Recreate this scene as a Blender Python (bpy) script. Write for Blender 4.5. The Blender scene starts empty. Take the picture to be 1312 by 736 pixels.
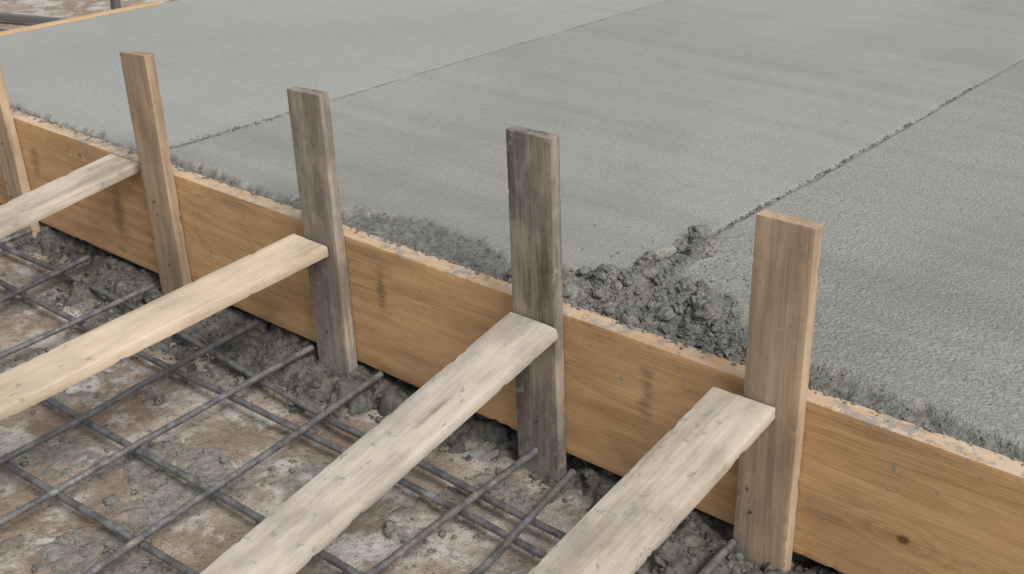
import bpy, math, random, bmesh
import numpy as np
from mathutils import Vector, Matrix
random.seed(7); rng=np.random.default_rng(11)
scene=bpy.context.scene
scene.view_settings.view_transform='Standard'
scene.view_settings.look='None'
scene.view_settings.exposure=0

# ------------------------------------------------------------------ noise
def _hash(ix,iy,seed):
    n=(ix.astype(np.int64)*374761393+iy.astype(np.int64)*668265263+seed*1442695041)&0xffffffff
    n=((n^(n>>13))*1274126177)&0xffffffff
    n=(n^(n>>16))&0xffffffff
    return n/4294967295.0
def vnoise(x,y,seed=0):
    ix=np.floor(x);iy=np.floor(y);fx=x-ix;fy=y-iy
    fx=fx*fx*fx*(fx*(fx*6-15)+10);fy=fy*fy*fy*(fy*(fy*6-15)+10)
    a=_hash(ix,iy,seed);b=_hash(ix+1,iy,seed);c=_hash(ix,iy+1,seed);d=_hash(ix+1,iy+1,seed)
    return (a*(1-fx)+b*fx)*(1-fy)+(c*(1-fx)+d*fx)*fy
def fbm(x,y,seed=0,oct=4,gain=.5):
    s=0;a=1;t=0
    c_,s_=math.cos(.6),math.sin(.6)
    for o in range(oct):
        s=s+a*vnoise(x+17.3*o,y+9.1*o,seed+o*31);t+=a;a*=gain
        x,y=(x*c_-y*s_)*2.03,(x*s_+y*c_)*2.03
    return s/t
def billow(x,y,seed=0,oct=4,gain=.5):
    s=0;a=1;t=0;c_,s_=math.cos(.6),math.sin(.6)
    for o in range(oct):
        s=s+a*np.sqrt(np.abs(2*vnoise(x,y,seed+o*31)-1)+.0001);t+=a;a*=gain
        x,y=(x*c_-y*s_)*2.03+5,(x*s_+y*c_)*2.03+3
    return s/t
def sstep(a,b,x):
    t=np.clip((x-a)/(b-a),0,1);return t*t*(3-2*t)
def blur(A,n=1):
    for _ in range(n):
        B=A.copy();B[1:-1]=(A[:-2]+2*A[1:-1]+A[2:])/4;A=B.copy();A[:,1:-1]=(B[:,:-2]+2*B[:,1:-1]+B[:,2:])/4
    return A

def grid_mesh(name,xs,ys,H,mask=None):
    nx,ny=len(xs),len(ys)
    Xg,Yg=np.meshgrid(xs,ys,indexing='ij')
    co=np.stack([Xg,Yg,H],-1).reshape(-1,3)
    idx=np.arange(nx*ny).reshape(nx,ny)
    q=np.stack([idx[:-1,:-1],idx[1:,:-1],idx[1:,1:],idx[:-1,1:]],-1).reshape(-1,4)
    me=bpy.data.meshes.new(name)
    me.vertices.add(len(co));me.vertices.foreach_set('co',co.astype(np.float32).ravel())
    me.loops.add(q.size);me.loops.foreach_set('vertex_index',q.astype(np.int32).ravel())
    me.polygons.add(len(q));me.polygons.foreach_set('loop_start',np.arange(0,q.size,4,dtype=np.int32))
    me.polygons.foreach_set('loop_total',np.full(len(q),4,dtype=np.int32))
    me.update(calc_edges=True);me.validate()
    me.polygons.foreach_set('use_smooth',np.ones(len(me.polygons),dtype=bool))
    if mask is not None:
        at=me.attributes.new('wet','FLOAT','POINT');at.data.foreach_set('value',mask.astype(np.float32).ravel())
    ob=bpy.data.objects.new(name,me);scene.collection.objects.link(ob)
    return ob
def axis(fa,fb,step,lo,hi,grow=1.12):
    f=list(np.arange(fa,fb+1e-9,step));a=[];s=step;p=fa
    while p>lo: s*=grow;p-=s;a.append(max(p,lo))
    b=[];s=step;p=f[-1]
    while p<hi: s*=grow;p+=s;b.append(min(p,hi))
    return np.array(a[::-1]+f+b)
def lumps(H,xs,ys,cs,rs,flat=.8,bases=None):
    for i,((cx,cy),r) in enumerate(zip(cs,rs)):
        i0,i1=np.searchsorted(xs,[cx-r*1.5,cx+r*1.5]);j0,j1=np.searchsorted(ys,[cy-r*1.5,cy+r*1.5])
        if i1-i0<2 or j1-j0<2: continue
        X=xs[i0:i1,None]-cx;Y=ys[None,j0:j1]-cy
        a=random.uniform(0,math.pi);e=random.uniform(.6,1)
        u=X*math.cos(a)+Y*math.sin(a);v=(-X*math.sin(a)+Y*math.cos(a))/e
        wob=1+.8*(vnoise((X+cx)*1.3/r+5,(Y+cy)*1.3/r,3)-.5)
        d2=1-(u*u+v*v)/(r*r*wob)
        cap=np.sqrt(np.clip(d2,0,1))*r*flat
        sub=H[i0:i1,j0:j1]
        base=bases[i] if bases is not None else 0
        sub[:]=np.where(d2>0,np.maximum(sub,base+cap),sub)
    return H
def ico(n):
    b=bmesh.new();bmesh.ops.create_icosphere(b,subdivisions=n,radius=1)
    v=np.array([q.co[:] for q in b.verts]);f=np.array([[q.index for q in t.verts] for t in b.faces]);b.free();return v,f
ICO={2:ico(2),3:ico(3),4:ico(4)}
def crumbs(name,pts,mat,smooth=True,sq=.8):
    VV=[];FF=[];n0=0
    for (x,y,z,r) in pts:
        bv,bf=ICO[4 if r>.010 else 3 if r>.005 else 2]
        k=rng.random(3)*.5+.72;k[2]*=sq;o=rng.random(2)*50
        s=1+.95*(vnoise(bv[:,0]*1.5+o[0]+bv[:,2]*.9,bv[:,1]*1.5+o[1]-bv[:,2]*.8,1)-.5)+.45*(vnoise(bv[:,0]*3.7+o[0]+bv[:,2]*2,bv[:,1]*3.7+o[1]-bv[:,2]*2,2)-.5)
        if r>.008: s=s+.22*(vnoise(bv[:,0]*8+o[0]+bv[:,2]*5,bv[:,1]*8+o[1]-bv[:,2]*5,3)-.5)
        v=bv*s[:,None]*k*r;a=rng.random()*6.28;c_,s_=math.cos(a),math.sin(a)
        v=np.stack([v[:,0]*c_-v[:,1]*s_+x,v[:,0]*s_+v[:,1]*c_+y,v[:,2]+z],-1)
        VV.append(v);FF.append(bf+n0);n0+=len(v)
    V=np.concatenate(VV);F=np.concatenate(FF)
    me=bpy.data.meshes.new(name)
    me.vertices.add(len(V));me.vertices.foreach_set('co',V.astype(np.float32).ravel())
    me.loops.add(F.size);me.loops.foreach_set('vertex_index',F.astype(np.int32).ravel())
    me.polygons.add(len(F));me.polygons.foreach_set('loop_start',np.arange(0,F.size,3,dtype=np.int32));me.polygons.foreach_set('loop_total',np.full(len(F),3,dtype=np.int32))
    me.update(calc_edges=True);me.polygons.foreach_set('use_smooth',np.full(len(F),smooth,dtype=bool))
    me.materials.append(mat)
    ob=bpy.data.objects.new(name,me);scene.collection.objects.link(ob);return ob
def sampler(xs,ys,H):
    def f(x,y):
        ix=min(len(xs)-1,max(0,int(np.searchsorted(xs,x))));iy=min(len(ys)-1,max(0,int(np.searchsorted(ys,y))));return float(H[ix,iy])
    return f

# ------------------------------------------------------------------ node helper
class NT:
    def __init__(s,name):
        s.m=bpy.data.materials.new(name);s.m.use_nodes=True;s.t=s.m.node_tree;s.n=s.t.nodes
        s.b=s.n['Principled BSDF']
        s.tc=s.n.new('ShaderNodeTexCoord')
    def L(s,a,b): s.t.links.new(a,b)
    def put(s,sock,v):
        if isinstance(v,bpy.types.NodeSocket): s.L(v,sock)
        else: sock.default_value=v
    def map(s,scale=(1,1,1),loc=(0,0,0),rot=(0,0,0),src=None):
        m=s.n.new('ShaderNodeMapping');m.inputs['Scale'].default_value=scale;m.inputs['Location'].default_value=loc;m.inputs['Rotation'].default_value=rot
        s.L(src or s.tc.outputs['Object'],m.inputs[0]);return m.outputs[0]
    def noise(s,vec,scale=1,detail=4,rough=.5,dist=0):
        n=s.n.new('ShaderNodeTexNoise');s.L(vec,n.inputs['Vector']);n.inputs['Scale'].default_value=scale;n.inputs['Detail'].default_value=detail
        n.inputs['Roughness'].default_value=rough;n.inputs['Distortion'].default_value=dist;return n.outputs[0]
    def math(s,op,a,b=0,c=0,clamp=False):
        n=s.n.new('ShaderNodeMath');n.operation=op;n.use_clamp=clamp
        s.put(n.inputs[0],a);s.put(n.inputs[1],b);s.put(n.inputs[2],c);return n.outputs[0]
    def rng(s,v,a,b,c=0,d=1):
        n=s.n.new('ShaderNodeMapRange');n.interpolation_type='SMOOTHSTEP';s.put(n.inputs[0],v)
        for i,k in enumerate((a,b,c,d)): n.inputs[i+1].default_value=k
        return n.outputs[0]
    def mix(s,f,a,b,mode='MIX'):
        n=s.n.new('ShaderNodeMix');n.data_type='RGBA';n.blend_type=mode
        s.put(n.inputs[0],f);s.put(n.inputs[6],a if isinstance(a,bpy.types.NodeSocket) else (*a,1));s.put(n.inputs[7],b if isinstance(b,bpy.types.NodeSocket) else (*b,1));return n.outputs[2]
    def bump(s,h,dist,strength=1,prev=None):
        n=s.n.new('ShaderNodeBump');n.inputs['Distance'].default_value=dist;n.inputs['Strength'].default_value=strength
        s.L(h,n.inputs['Height'])
        if prev is not None: s.L(prev,n.inputs['Normal'])
        return n.outputs[0]
    def attr(s,name):
        n=s.n.new('ShaderNodeAttribute');n.attribute_name=name;return n.outputs['Fac']
    def sep(s,v):
        n=s.n.new('ShaderNodeSeparateXYZ');s.L(v,n.inputs[0]);return n.outputs
    def dist(s,loc,sc,amt,nz):
        v=s.map((1/sc[0],1/sc[1],0.0001),(-loc[0]/sc[0],-loc[1]/sc[1],0))
        ln=s.n.new('ShaderNodeVectorMath');ln.operation='LENGTH';s.L(v,ln.inputs[0])
        return s.math('ADD',ln.outputs['Value'],s.math('MULTIPLY',s.math('SUBTRACT',nz,.5),amt))

# ------------------------------------------------------------------ wood
def wood(name,c1,c2,stain,stain_amt,seed,knots=(),cement=.3,rings=9,darkspots=(),ringc=.34,fibc=.36,pale_top=None,relief=.6,base=None):
    w=NT(name);O=w.tc.outputs['Object']
    off=(seed*1.37,seed*.71,seed*.33)
    low=w.noise(w.map((.8,8,8),off),1,1,.4)
    mid=w.noise(w.map((14,34,34),off),1,3,.65)
    ph=w.math('ADD',w.math('MULTIPLY',low,rings),w.math('MULTIPLY',mid,.22))
    core=None
    for (kx,ky,ks) in knots:
        ph=w.math('ADD',ph,w.rng(w.dist((kx,ky),(ks*2.4,ks),.5,mid),2.6,0,0,2.2))
        k=w.rng(w.dist((kx,ky),(ks*.75,ks*.55),1.4,mid),1.1,.35,0,.85)
        core=k if core is None else w.math('MAXIMUM',core,k)
    fr=w.math('FRACT',ph)
    ring=w.math('MULTIPLY',w.rng(fr,0,.9),w.rng(fr,1,.9))
    fib=w.noise(w.map((8,230,230),off),1,3,.65)
    fib2=w.noise(w.map((2.5,48,48),off),1,3,.6)
    f=w.math('ADD',w.math('MULTIPLY',ring,ringc),w.math('MULTIPLY',w.rng(fib,.38,.64),fibc))
    f=w.math('ADD',f,w.math('MULTIPLY',w.rng(fib2,.34,.66),.36))
    col=w.mix(f,c1,c2)
    st=w.noise(w.map((4,8,8),(off[1],off[0],3)),1,5,.66)
    col=w.mix(w.rng(st,.52,.35,0,.3),col,tuple(min(1,x*1.3) for x in c1))
    stm=w.rng(st,.58-.33*stain_amt,.78-.33*stain_amt)
    stm=w.math('MULTIPLY',stm,w.math('ADD',w.math('MULTIPLY',fib2,1.1),.25))
    col=w.mix(w.math('MULTIPLY',stm,min(1,.3+stain_amt*.7),clamp=True),col,stain)
    for (kx,ky,sx,sy) in darkspots:
        col=w.mix(w.math('MULTIPLY',w.rng(w.dist((kx,ky),(sx,sy),2.4,mid),1.2,.0,0,.9),w.rng(fib,.3,.7,.35,.85)),col,(.09,.06,.04))
    if core is not None: col=w.mix(core,col,(.10,.045,.02))
    if pale_top is not None:
        yy=w.sep(O)[1];pt=w.rng(yy,pale_top-.001,pale_top+.0006)
        col=w.mix(w.math('MULTIPLY',pt,w.rng(mid,.35,.6,.4,.9)),col,(.52,.42,.31))
    ce=w.noise(w.map((1,1,1),off),42,5,.72)
    cs_=w.math('ADD',ce,w.math('MULTIPLY',st,.35))
    if pale_top is not None: cs_=w.math('ADD',cs_,w.math('MULTIPLY',pt,.09))
    if base is not None: cs_=w.math('ADD',cs_,w.rng(w.sep(O)[0],base,base*.35,0,.16))
    cm=w.rng(cs_,.84-.12*cement,.90-.12*cement)
    col=w.mix(w.math('MULTIPLY',cm,.8),col,(.25,.243,.228))
    col=w.mix(w.math('MULTIPLY',w.rng(ce,.35,.24),.65),col,tuple(x*.35 for x in c2))
    w.L(col,w.b.inputs['Base Color'])
    w.b.inputs['Roughness'].default_value=.8
    w.b.inputs['Specular IOR Level'].default_value=.22
    h=w.math('ADD',w.math('MULTIPLY',fib,.7),w.math('MULTIPLY',ce,.4));h=w.math('ADD',h,w.math('MULTIPLY',cm,.4))
    w.L(w.bump(h,.0018,relief),w.b.inputs['Normal'])
    return w.m

def plank(name,p0,p1,normal,width,thick,mat,rag=.0008,seed=0,bow=0):
    p0=Vector(p0);p1=Vector(p1);ax=(p1-p0);Ln=ax.length;ax.normalize()
    nz=Vector(normal);nz=(nz-ax*nz.dot(ax)).normalized();ny=nz.cross(ax)
    r=.0012;prof=[];hw,ht=width/2,thick/2
    nw=max(4,int(width/.012));nt=max(2,int(thick/.008))
    def corner(cx,cy,a0):
        for k in range(3): a=a0+math.pi/4*k;prof.append((cx+r*math.cos(a),cy+r*math.sin(a)))
    corner(hw-r,ht-r,0)
    for i in range(1,nw): prof.append((hw-r-(width-2*r)*i/nw,ht))
    corner(-hw+r,ht-r,math.pi/2)
    for i in range(1,nt): prof.append((-hw,ht-r-(thick-2*r)*i/nt))
    corner(-hw+r,-ht+r,math.pi)
    for i in range(1,nw): prof.append((-hw+r+(width-2*r)*i/nw,-ht))
    corner(hw-r,-ht+r,math.pi*1.5)
    for i in range(1,nt): prof.append((hw,-ht+r+(thick-2*r)*i/nt))
    P=np.array(prof);m=len(P)
    ncor=np.minimum(np.abs(np.abs(P[:,0])-hw),1)+np.minimum(np.abs(np.abs(P[:,1])-ht),1)
    ck=np.exp(-ncor/.0025)
    n=max(3,int(Ln/.006));xs=np.linspace(.001,Ln-.001,n)
    sl=random.uniform(-.03,.03)
    rings=[(0,.001)]+[(x,0) for x in xs]+[(Ln,.001)]
    V=[]
    for i,(x,ins) in enumerate(rings):
        S=P*np.array([(hw-ins)/hw,(ht-ins)/ht])
        jit=fbm(x*38+np.sign(P[:,0])*3+seed*7.1,P[:,0]*0+np.sign(P[:,1])*5+seed,5,3)
        chip=np.clip((jit-.70)*6,0,1)*rag*2.5+np.clip(jit-.35,0,1)*rag*.5
        S[:,0]-=np.sign(S[:,0])*ck*chip;S[:,1]-=np.sign(S[:,1])*ck*chip
        S[:,0]+=(vnoise(np.full(m,x*3+seed*3.3),np.sign(P[:,0])*3+seed,9)-.5)*.0012
        bz=bow*math.sin(math.pi*x/Ln)
        end=(x<.002 or x>Ln-.002)
        ex=(vnoise(P[:,0]*120+seed,P[:,1]*120+(x>Ln/2)*7,4)-.5)*.002 if end else np.zeros(m)
        for k in range(m): V.append((x+ex[k]+(S[k,0]*sl if end else 0),S[k,0],S[k,1]+bz))
    F=[];R=len(rings)
    for i in range(R-1):
        for k in range(m):
            a=i*m+k;b=i*m+(k+1)%m;F.append((a,a+m,b+m,b))
    F.append(tuple(range(m)));F.append(tuple((R-1)*m+k for k in range(m-1,-1,-1)))
    me=bpy.data.meshes.new(name);me.from_pydata(V,[],F);me.update()
    bm=bmesh.new();bm.from_mesh(me);bmesh.ops.recalc_face_normals(bm,faces=bm.faces);bm.to_mesh(me);bm.free()
    me.polygons.foreach_set('use_smooth',np.ones(len(me.polygons),dtype=bool))
    me.set_sharp_from_angle(angle=.45)
    me.materials.append(mat)
    ob=bpy.data.objects.new(name,me);scene.collection.objects.link(ob)
    ob.matrix_world=Matrix(((ax.x,ny.x,nz.x,p0.x),(ax.y,ny.y,nz.y,p0.y),(ax.z,ny.z,nz.z,p0.z),(0,0,0,1)))
    return ob

# ------------------------------------------------------------------ slab
TOP=.34
bx=np.array([-2.6,-1.9,-1.5,-1.30,-1.21,-1.12,-.95,-.79,-.70,-.64,-.55,-.47,-.36,-.26,-.20,-.15,-.06,.0,.045,.08,.12,.17,.22,.26,.30,.36,.47,.60,.84,1.5,4])
by=np.array([.048,.048,.050,.060,.09,.060,.052,.054,.07,.09,.115,.14,.15,.145,.12,.11,.14,.17,.20,.235,.26,.26,.25,.225,.18,.14,.125,.10,.085,.075,.07])
xs=axis(-2.1,1.0,.003,-2.56,4.5,1.10);ys=axis(.042,.50,.003,.0405,7.0,1.06)
Xg,Yg=np.meshgrid(xs,ys,indexing='ij')
WX=Xg+(fbm(Xg*11,Yg*11,8,3)-.5)*.08
YB=np.interp(WX,bx,by)
fld=(YB-Yg)+(fbm(Xg*13,Yg*13,2,4,.6)-.5)*.06
hd=np.sqrt(((Xg-.085)/.036)**2+((Yg-.30)/.15)**2)
fld=np.maximum(fld,(1-hd)*.05+(fbm(Xg*22,Yg*22,12,4,.6)-.5)*.045)
smooth=TOP+.005+(fbm(Xg*2.2,Yg*1.6,5,3)-.5)*.008+(fbm(Xg*9,Yg*9,15,3)-.5)*.0018
smooth+=(fbm(Xg*60,Yg*60,16,3)-.5)*.0010
smooth+=sstep(.07,.10,Xg)*(fbm(Xg*120,Yg*120,18,2)-.5)*.0022*sstep(.9,.4,Yg)
m=sstep(-.012,.014,fld)
d=np.maximum(fld,0)
near=sstep(.16,.04,Yg)
zone=sstep(-.16,-.06,Xg)*sstep(.42,.30,Xg)
mid=sstep(-.62,-.5,Xg)*sstep(-.14,-.2,Xg)
rough=TOP+.001-.016*sstep(.02,.10,d)-.012*near
bl=billow(Xg*13+fbm(Xg*20,Yg*20,3)*1.5,Yg*13+fbm(Xg*20,Yg*20,4)*1.5,21,3,.5)
rough=rough+(bl-.60)*(.014+.044*zone)*(1-.7*mid)
L=rough.copy();sm=sampler(xs,ys,rough);sf=sampler(xs,ys,fld)
cs=[];rs=[];bs=[];rocks=[]
tries=0
while len(cs)<1100 and tries<60000:
    tries+=1
    x=random.uniform(-.14,.40) if random.random()<.45 else random.uniform(-2.1,1.0)
    y=random.uniform(.035,.44);fv=sf(x,y)
    if fv<0: continue
    inb=-.14<x<.40
    if -.6<x<-.14: r=random.uniform(.004,.006)
    elif inb: r=min(.030,.0080*(random.random()+.02)**(-.42))
    else: r=min(.016,.0050*(random.random()+.02)**(-.40))
    cs.append((x,y));rs.append(r);bs.append(sm(x,y)-r*.45)
L=lumps(L,xs,ys,cs,rs,.9,bs);L=blur(L,1)
L+=(fbm(Xg*110,Yg*110,34,2)-.5)*.0028*zone
L=np.minimum(L,TOP+.026)
H=smooth*(1-m)+L*m
H+=.0020*np.exp(-((fld+.018)/.010)**2)*fbm(Xg*20,Yg*20,61,2)*1.6
sl_=sampler(xs,ys,H)
tries=0;tgt=3300
while len(rocks)<tgt and tries<200000:
    tries+=1
    q=random.random()
    x=random.uniform(-.14,.40) if q<.5 else random.uniform(-2.3,1.05)
    y=random.uniform(.035,.44);fv=sf(x,y)
    if fv<-.006: continue
    inb=-.14<x<.40
    r=.0014*(random.random()+.006)**(-.52)
    r=min(r,.019 if inb else .009)
    if -.6<x<-.14: r=min(r,.003)
    if fv<.012: r=min(r,.004)
    rocks.append((x,y,sl_(x,y)+r*random.uniform(-.45,.25),r))
for jx,dep,wd,y0 in((-1.21,.004,.004,.0),(.08,.010,.0058,.36)):
    jj=jx+(fbm(Yg*45,Yg*0+jx,44,4)-.5)*.009+(fbm(Yg*2,Yg*0+jx,48,2)-.5)*.008
    rag=fbm(Xg*90,Yg*90,60,3)
    g=np.exp(-((Xg-jj)/(wd*(.4+rag*1.2)))**2)
    act=sstep(y0,y0+.05,Yg)*(.35+.65*sstep(.40,.56,fbm(Yg*16,Yg*0+3.3+jx,50,3)+.08))
    H-=g*dep*act*(1-m)
    H+=.0026*np.exp(-((Xg-jj+.008)/.005)**2)*act*np.clip(rag*2.4-1,0,1)*(1-m)
    m=np.maximum(m,g*act)
H+=np.where(Xg<-1.21,.0012,0)
for i in range(420):
    y=.05+random.random()**1.7*.55;x=-1.21+random.gauss(0,.009);r=random.uniform(.0014,.0042);rocks.append((x,y,TOP+.003+r*.2,r))
for i in range(420):
    y=.38+random.random()**1.5*1.5;x=.076+random.gauss(0,.0045);r=random.uniform(.0010,.0028);rocks.append((x,y,TOP+.003+r*.1,r))
for i in range(130):
    y=.22+random.random()*.22;x=random.gauss(.12,.08);r=random.uniform(.001,.003);rocks.append((x,y,sl_(x,y)+r*.3,r))
slab=grid_mesh('concrete_slab',xs,ys,H,m)
w=NT('wet_concrete');O=w.tc.outputs['Object'];px=w.sep(O)
wet=w.attr('wet')
n1=w.noise(w.map((1.2,.8,1)),1.2,3,.55);n3=w.noise(O,75,4,.7);n4=w.noise(O,190,3,.65)
streak=w.noise(w.map((.6,17,1),rot=(0,0,.10)),1,3,.62)
f=w.math('ADD',w.math('MULTIPLY',n1,.50),w.math('MULTIPLY',streak,.32));f=w.math('ADD',f,w.math('MULTIPLY',n3,.18))
col=w.mix(w.rng(f,.37,.63),(.228,.224,.198),(.305,.300,.272))
lp=w.rng(px[0],-1.20,-1.22);col=w.mix(w.math('MULTIPLY',lp,.4),col,(.36,.358,.342))
sp_=w.rng(px[0],.07,.09,.45,.75)
col=w.mix(w.math('MULTIPLY',w.rng(n4,.52,.72),sp_),col,(.118,.115,.100))
col=w.mix(w.math('MULTIPLY',w.rng(n4,.47,.28),w.math('MULTIPLY',sp_,.6)),col,(.45,.44,.41))
col=w.mix(w.math('MULTIPLY',wet,.9),col,w.mix(w.rng(n3,.3,.7),(.080,.078,.068),(.20,.195,.175)))
w.L(col,w.b.inputs['Base Color'])
ro=w.rng(f,.35,.65,.30,.44);w.L(w.math('ADD',ro,w.math('MULTIPLY',wet,.15)),w.b.inputs['Roughness'])
grain=w.noise(O,140,3,.7)
pan=w.rng(px[0],.07,.09,.45,1.0)
pan=w.math('MULTIPLY',pan,w.rng(px[1],2.6,.3,.35,1.0))
b=w.bump(w.math('MULTIPLY',grain,pan),.0080,1.0);b=w.bump(w.math('ADD',streak,w.math('MULTIPLY',n3,.4)),.005,.45,b)
w.L(b,w.b.inputs['Normal']);slab.data.materials.append(w.m)

def mortar(name,a,b_,ro):
    w=NT(name);O=w.tc.outputs['Object'];c=w.noise(O,70,4,.7)
    w.L(w.mix(w.rng(c,.3,.7),a,b_),w.b.inputs['Base Color']);w.b.inputs['Roughness'].default_value=ro
    w.L(w.bump(w.noise(O,240,3,.7),.004,.8),w.b.inputs['Normal']);return w.m
crumbs('broken_mortar',rocks,mortar('fresh_mortar',(.095,.092,.081),(.215,.208,.186),.5))
spm=mortar('spilled_concrete_shaded',(.062,.059,.052),(.145,.138,.122),.55)  # wet spill; base colour also darkened to paint in shade beneath the board
grm=mortar('dried_crumbs',(.11,.105,.092),(.24,.228,.205),.75)

# ------------------------------------------------------------------ ground
xs=axis(-2.0,.95,.005,-60,60,1.13);ys=axis(-.92,.06,.005,-60,60,1.13)
Xg,Yg=np.meshgrid(xs,ys,indexing='ij')
near=sstep(3,1.2,np.abs(Xg+.5))*sstep(2.4,1.0,np.abs(Yg+.3))
H=(fbm(Xg*3,Yg*3,71,3)-.5)*.010*near
crust=fbm(Xg*7,Yg*7,75,5,.62)+.12*sstep(-.30,-.05,Yg)
cm=sstep(.56,.61,crust)*near
H+=cm*((billow(Xg*30+fbm(Xg*30,Yg*30,7),Yg*30,77,3,.5)-.3)*.014)
H+=(fbm(Xg*70,Yg*70,79,3)-.5)*.0035*near
ground=grid_mesh('ground',xs,ys,H,cm*.85)
gs=sampler(xs,ys,H);gc=sampler(xs,ys,crust)
grocks=[]
while len(grocks)<5800:
    x=random.uniform(-2.05,.9);y=-random.random()**1.1*.95+.02;c=gc(x,y)
    if c<.55 and random.random()<.86: continue
    r=min(.012,.0014*(random.random()+.008)**(-.48))
    if c<.55: r=min(r,.006)
    grocks.append((x,y,gs(x,y)+r*random.uniform(-.2,.4),r))
w=NT('site_ground');O=w.tc.outputs['Object'];wet=w.attr('wet')
a=w.noise(O,3.2,5,.65,.3);b_=w.noise(w.map(loc=(4,7,0)),5.5,7,.72,.2);c=w.noise(w.map(loc=(9,2,0)),60,4,.75);e=w.noise(w.map(loc=(1,12,0)),2.1,4,.6)
col=w.mix(w.rng(a,.38,.62),(.235,.185,.138),(.40,.345,.28))
col=w.mix(w.rng(e,.48,.60,0,.6),col,(.235,.165,.11))
col=w.mix(w.rng(b_,.47,.60,0,.85),col,(.52,.495,.455))
col=w.mix(w.math('MULTIPLY',w.rng(c,.52,.66),.6),col,(.13,.11,.088))
col=w.mix(w.math('MULTIPLY',w.rng(c,.42,.28),.4),col,(.60,.575,.53))
col=w.mix(w.math('MULTIPLY',wet,.9),col,w.mix(w.rng(c,.3,.7),(.11,.104,.090),(.27,.258,.23)))
w.L(col,w.b.inputs['Base Color']);w.b.inputs['Roughness'].default_value=.82;w.b.inputs['Specular IOR Level'].default_value=.3
w.L(w.bump(w.math('ADD',c,w.math('MULTIPLY',w.noise(O,200,2,.6),.5)),.008,.85),w.b.inputs['Normal']);ground.data.materials.append(w.m)
crumbs('concrete_crumbs',grocks,grm)

# ------------------------------------------------------------------ spill under the form
xs=np.arange(-2.45,1.2,.0035);ys=np.arange(-.235,.05,.0035)
Xg,Yg=np.meshgrid(xs,ys,indexing='ij')
ext=.050+.15*sstep(.35,.75,fbm(xs*2.7,xs*0+2,91,3))
EX=ext[:,None]+(fbm(Xg*16,Yg*16,93,5,.6)-.5)*.13
prof=sstep(0,1,(Yg+EX)/.11)
bl=billow(Xg*15+fbm(Xg*20,Yg*20,7)*1.6,Yg*15+fbm(Xg*20,Yg*20,8)*1.6,95,3,.5)
H=-.012+prof*.044+(bl-.6)*.055*sstep(-.01,.03,Yg+EX)
cs=[];rs=[];bs=[];hs_=sampler(xs,ys,H);es=sampler(xs,ys,Yg+EX)
for i in range(1500):
    x=random.uniform(-2.4,1.15);y=random.uniform(-.235,.03)
    if es(x,y)<0: continue
    r=min(.030,.0070*(random.random()+.015)**(-.42));cs.append((x,y));rs.append(r);bs.append(hs_(x,y)-r*.45)
H=blur(lumps(H,xs,ys,cs,rs,.95,bs),1)
H=np.where(Yg+EX<-.035,-.02,H)
hs_=sampler(xs,ys,H)
spr=[]
while len(spr)<4300:
    x=random.uniform(-2.3,1.1);y=random.uniform(-.235,.03)
    if es(x,y)<-.01: continue
    r=min(.015,.0017*(random.random()+.008)**(-.48));spr.append((x,y,max(.0,hs_(x,y))+r*random.uniform(-.4,.3),r))
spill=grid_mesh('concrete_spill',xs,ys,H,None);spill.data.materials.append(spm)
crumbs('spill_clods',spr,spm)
top=[]
for i in range(520):
    x=random.uniform(-2,1.1);y=.043-abs(random.gauss(0,.008));r=.0012+.0042*random.random()**2.5;top.append((x,max(.006,y),TOP+r*.15,r))
crumbs('mortar_bits',top,grm)

# ------------------------------------------------------------------ form boards
tan1,tan2=(.58,.36,.18),(.39,.22,.098)
mb=wood('form_lumber',tan1,tan2,(.20,.135,.08),.22,1,
  knots=[(1.17,.10,.011),(1.55,.0,.018),(3.33,-.035,.017),(.7,.0,.018)],
  darkspots=[(1.31,-.03,.03,.10),(2.86,.05,.018,.06),(2.22,.05,.014,.06),(.95,.05,.03,.05),(3.1,.06,.012,.05)],cement=.3,pale_top=.1405)
plank('formwork_board',(-2.62,.02,.199),(1.9,.02,.199),(0,-1,0),.282,.04,mb,rag=.0012,seed=3)
mb2=wood('form_lumber_far',(.58,.40,.23),(.42,.27,.15),(.25,.19,.13),.2,5,cement=.2)
plank('formwork_board',(-2.582,.045,.206),(-2.582,1.06,.206),(1,0,0),.292,.036,mb2,seed=5)
plank('formwork_board',(-2.582,1.075,.198),(-2.582,6.9,.198),(1,0,0),.282,.036,mb2,seed=6)
ws=[wood('stake_wood_tan',(.42,.31,.205),(.25,.175,.112),(.14,.11,.085),.38,11,knots=[(.30,.01,.008)],cement=.35,base=.16),
    wood('stake_wood_grey',(.40,.34,.27),(.205,.17,.132),(.10,.087,.072),.52,13,cement=.5,base=.22),
    wood('stake_wood_dark',(.35,.30,.24),(.165,.135,.107),(.078,.066,.055),.58,15,cement=.5,darkspots=[(.45,0,.10,.05)],base=.16),
    wood('stake_wood_brown',(.47,.355,.24),(.31,.22,.14),(.19,.15,.11),.32,17,knots=[(.22,.03,.007)],cement=.3,base=.16)]
nm=NT('nail_steel');nm.b.inputs['Base Color'].default_value=(.12,.1,.09,1);nm.b.inputs['Metallic'].default_value=.7;nm.b.inputs['Roughness'].default_value=.6
def nail(par,loc):
    bpy.ops.mesh.primitive_cylinder_add(vertices=12,radius=.0026,depth=.004,location=loc,rotation=(math.pi/2,0,0))
    o=bpy.context.object;o.name='nail_head';o.data.materials.append(nm.m);o.parent=par;o.matrix_parent_inverse=par.matrix_world.inverted()
S=[(-1.735,-1.82,.60,ws[3],21),(-1.075,-1.125,.615,ws[0],22),(-.52,-.562,.632,ws[1],23),(.032,-.002,.664,ws[2],24),(.492,.478,.632,ws[3],25)]
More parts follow.
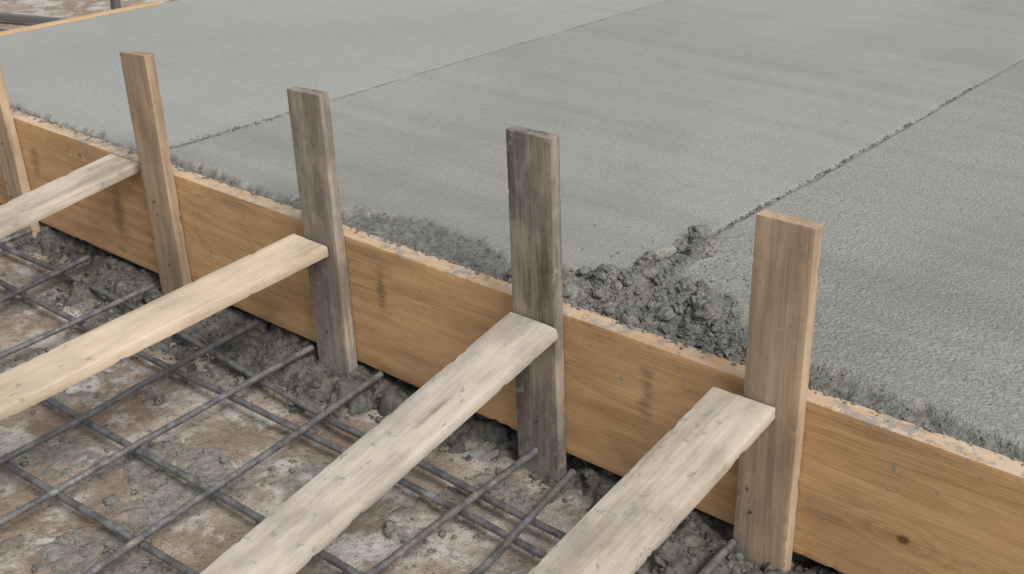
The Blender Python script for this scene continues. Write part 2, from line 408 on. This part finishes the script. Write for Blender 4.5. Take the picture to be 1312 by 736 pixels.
for i,(xb,xt,zt,mt,sd) in enumerate(S):
    st=plank('wooden_stake',(xb,-.0145,-.06),(xt,-.0145,zt),(0,-1,0),.096 if i else .09,.025,mt,seed=sd,rag=.0011)
    bpy.context.view_layer.update()
    for zz in(.12,.27):
        t=(zz+.06)/(zt+.06);nail(st,(xb+(xt-xb)*t+random.uniform(-.02,.02),-.0275,zz))
wb=[wood('brace_wood_a',(.54,.47,.385),(.37,.31,.24),(.23,.19,.15),.42,31,cement=.55,ringc=.15,relief=.45),
    wood('brace_wood_b',(.59,.49,.365),(.44,.345,.245),(.29,.235,.17),.38,33,cement=.35,ringc=.15,relief=.45),
    wood('brace_wood_c',(.53,.475,.40),(.36,.315,.26),(.22,.19,.155),.42,35,cement=.5,ringc=.14,relief=.45,darkspots=[(.27,.01,.06,.012)]),
    wood('brace_wood_d',(.51,.45,.365),(.33,.28,.22),(.19,.165,.135),.45,37,cement=.65,ringc=.14,relief=.45)]
B=[(-1.24,-.006,.343,.15,.11,1.0),(-.567,-.03,.322,.07,.105,1.5),(.018,-.03,.328,.22,.105,1.25),(.44,-.03,.328,.18,.11,1.3)]
for i,(x,y,z,sl,wd,ln) in enumerate(B):
    th=.022
    plank('wooden_brace',(x,y,z-th/2),(x,y-ln,z-sl*ln-th/2),(0,sl,1),wd,th,wb[i],seed=41+i,rag=.0013)
    plank('brace_peg',(x,y-ln-.016,-.06),(x,y-ln-.016,z-sl*ln+.06),(0,1,0),.06,.026,ws[3],seed=61+i,rag=.001)

# ------------------------------------------------------------------ rebar
w=NT('rebar_steel');O=w.tc.outputs['Object'];n=w.noise(O,35,4,.7);n2=w.noise(O,9,3,.6)
col=w.mix(w.rng(n,.35,.65),(.085,.086,.09),(.185,.185,.185));col=w.mix(w.math('MULTIPLY',w.rng(n2,.54,.68),.5),col,(.16,.11,.08));col=w.mix(w.math('MULTIPLY',w.rng(n,.60,.68),.7),col,(.30,.29,.27))
w.L(col,w.b.inputs['Base Color']);w.b.inputs['Roughness'].default_value=.48;w.b.inputs['Metallic'].default_value=.2
w.L(w.bump(n,.001,.4),w.b.inputs['Normal'])
def rebar(pts,R=.0066,seed=0):
    P=[Vector(p) for p in pts];segs=[];tot=0
    for a,b in zip(P,P[1:]): segs.append((tot,a,b,(b-a).length));tot+=(b-a).length
    n=int(tot/.003);V=[];m=10;F=[]
    ss=np.linspace(0,tot,n+1);W1=(vnoise(ss*4,ss*0+seed*3.1,8)-.5)*.007;W2=(vnoise(ss*5,ss*0+seed*5.7,9)-.5)*.004
    for i in range(n+1):
        s=tot*i/n
        for (t0,a,b,l) in segs:
            if s<=t0+l+1e-6: q=a.lerp(b,(s-t0)/l);dirv=(b-a).normalized();break
        side=Vector((-dirv.y,dirv.x,0)).normalized();up=dirv.cross(side)
        q=q+side*float(W1[i])+up*float(W2[i])
        for k in range(m):
            an=2*math.pi*k/m
            rib=1.0+(.13 if (i+(1 if math.sin(an)>0 else 0))%3==0 else 0)
            if abs(math.cos(an))>.95: rib=1.12
            rr=R*rib*(.75 if i in(0,n) else 1)
            V.append(q+side*(math.cos(an)*rr)+up*(math.sin(an)*rr))
    for i in range(n):
        for k in range(m): a=i*m+k;b=i*m+(k+1)%m;F.append((a,b,b+m,a+m))
    F.append(tuple(range(m-1,-1,-1)));F.append(tuple(n*m+k for k in range(m)))
    me=bpy.data.meshes.new('rebar');me.from_pydata(V,[],F);me.update();me.materials.append(w.m)
    for p in me.polygons:p.use_smooth=len(p.vertices)==4
    ob=bpy.data.objects.new('rebar_rod',me);scene.collection.objects.link(ob);return ob
mesh=bpy.data.objects.new('rebar_mesh',None);scene.collection.objects.link(mesh)
xr=[[(-2.4,-.13),(-1.14,-.116),(-.36,-.172),(1.3,-.19)],[(-2.4,-.245),(-.875,-.247),(-.28,-.232),(1.3,-.25)],
    [(-2.4,-.50),(-1.06,-.488),(-.24,-.475),(1.3,-.46)],[(-2.4,-.69),(-.75,-.663),(-.2,-.642),(1.3,-.60)],[(-2.4,-.90),(1.3,-.88)]]
yr=[[(-1.60,-1.3),(-1.66,-.05)],[(-1.31,-1.3),(-1.354,-.32),(-1.396,-.05)],[(-1.09,-1.3),(-1.106,-.461),(-1.125,-.05)],[(-.69,-1.3),(-.729,-.676),(-.779,-.02)],
    [(-.51,-1.3),(-.551,-.778),(-.597,-.02)],[(-.26,-1.3),(-.315,-.735),(-.396,-.01)],[(.06,-1.3),(.036,-.444),(.023,-.03)],[(.24,-1.3),(.163,-.339),(.12,-.045)],[(.50,-1.3),(.45,-.04)],[(.8,-1.3),(.74,-.05)]]
k=0
for p in xr: k+=1;rebar([(x,y,.032) for x,y in p],seed=k).parent=mesh
for p in yr:
    k+=1;o=rebar([(x,y,.0455+(.014 if (i==len(p)-1) else 0)) for i,(x,y) in enumerate(p)],seed=k);o.parent=mesh
def at(p,t,ax):
    a=[q[ax] for q in p];b=[q[1-ax] for q in p]
    o=sorted(zip(a,b));return float(np.interp(t,[q[0] for q in o],[q[1] for q in o]))
for px_ in xr:
    for py_ in yr:
        x=at(py_,-.3,1)
        for _ in range(4): y=at(px_,x,0);x=at(py_,y,1)
        if y<-1 or y>-.1 or random.random()<.25: continue
        bpy.ops.mesh.primitive_torus_add(major_segments=20,minor_segments=6,major_radius=.0135,minor_radius=.0009,location=(x,y,.039),rotation=(math.pi/2,0,random.choice([.78,-.78])))
        o=bpy.context.object;o.name='tie_wire';o.data.materials.append(w.m);o.parent=mesh

# ------------------------------------------------------------------ background bits
dk=NT('dark_steel');dk.b.inputs['Base Color'].default_value=(.13,.13,.13,1);dk.b.inputs['Metallic'].default_value=.2;dk.b.inputs['Roughness'].default_value=.6
plank('steel_bar',(-4.9,1.0,.03),(-3.3,1.62,.03),(0,0,1),.03,.03,dk.m,seed=51)
plank('steel_bar',(-4.9,.9,.03),(-3.2,1.28,.03),(0,0,1),.025,.03,dk.m,seed=52)
plank('timber_plank',(-5.4,2.2,.04),(-3.3,2.5,.04),(0,0,1),.12,.05,mb2,seed=53)
plank('marker_stake',(-2.80,1.02,-.05),(-2.80,1.02,.46),(0,-1,0),.03,.025,dk.m,seed=54)

# ------------------------------------------------------------------ light, world, camera
el,az=math.radians(48),math.radians(105)
wd=bpy.data.worlds.new('World');scene.world=wd;wd.use_nodes=True;t=wd.node_tree
sky=t.nodes.new('ShaderNodeTexSky');sky.sky_type='NISHITA';sky.sun_disc=False;sky.sun_elevation=el;sky.sun_rotation=az;sky.dust_density=3;sky.air_density=1
hs=t.nodes.new('ShaderNodeHueSaturation');hs.inputs['Saturation'].default_value=.3
bg=t.nodes['Background'];t.links.new(sky.outputs[0],hs.inputs['Color']);t.links.new(hs.outputs[0],bg.inputs[0]);bg.inputs[1].default_value=.15
sd=bpy.data.lights.new('sun','SUN');sd.energy=2.3;sd.angle=math.radians(24);sd.color=(1,.96,.9)
so=bpy.data.objects.new('sun',sd);scene.collection.objects.link(so)
D=Vector((math.sin(az)*math.cos(el),math.cos(az)*math.cos(el),math.sin(el)));so.rotation_euler=D.to_track_quat('Z','Y').to_euler();so.location=D*5
X=Vector((2103,-740,1578)).normalized();Y=Vector((1444,740,-1578)).normalized();Z=X.cross(Y).normalized()
cd=bpy.data.cameras.new('camera');co=bpy.data.objects.new('camera',cd);scene.collection.objects.link(co);scene.camera=co
cd.sensor_width=36;cd.lens=1578/1312*36;cd.clip_start=.02;cd.clip_end=300
C=Vector((1.228,-1.552,1.302))
co.matrix_world=Matrix(((X[0],X[1],X[2],C[0]),(Y[0],Y[1],Y[2],C[1]),(Z[0],Z[1],Z[2],C[2]),(0,0,0,1)))
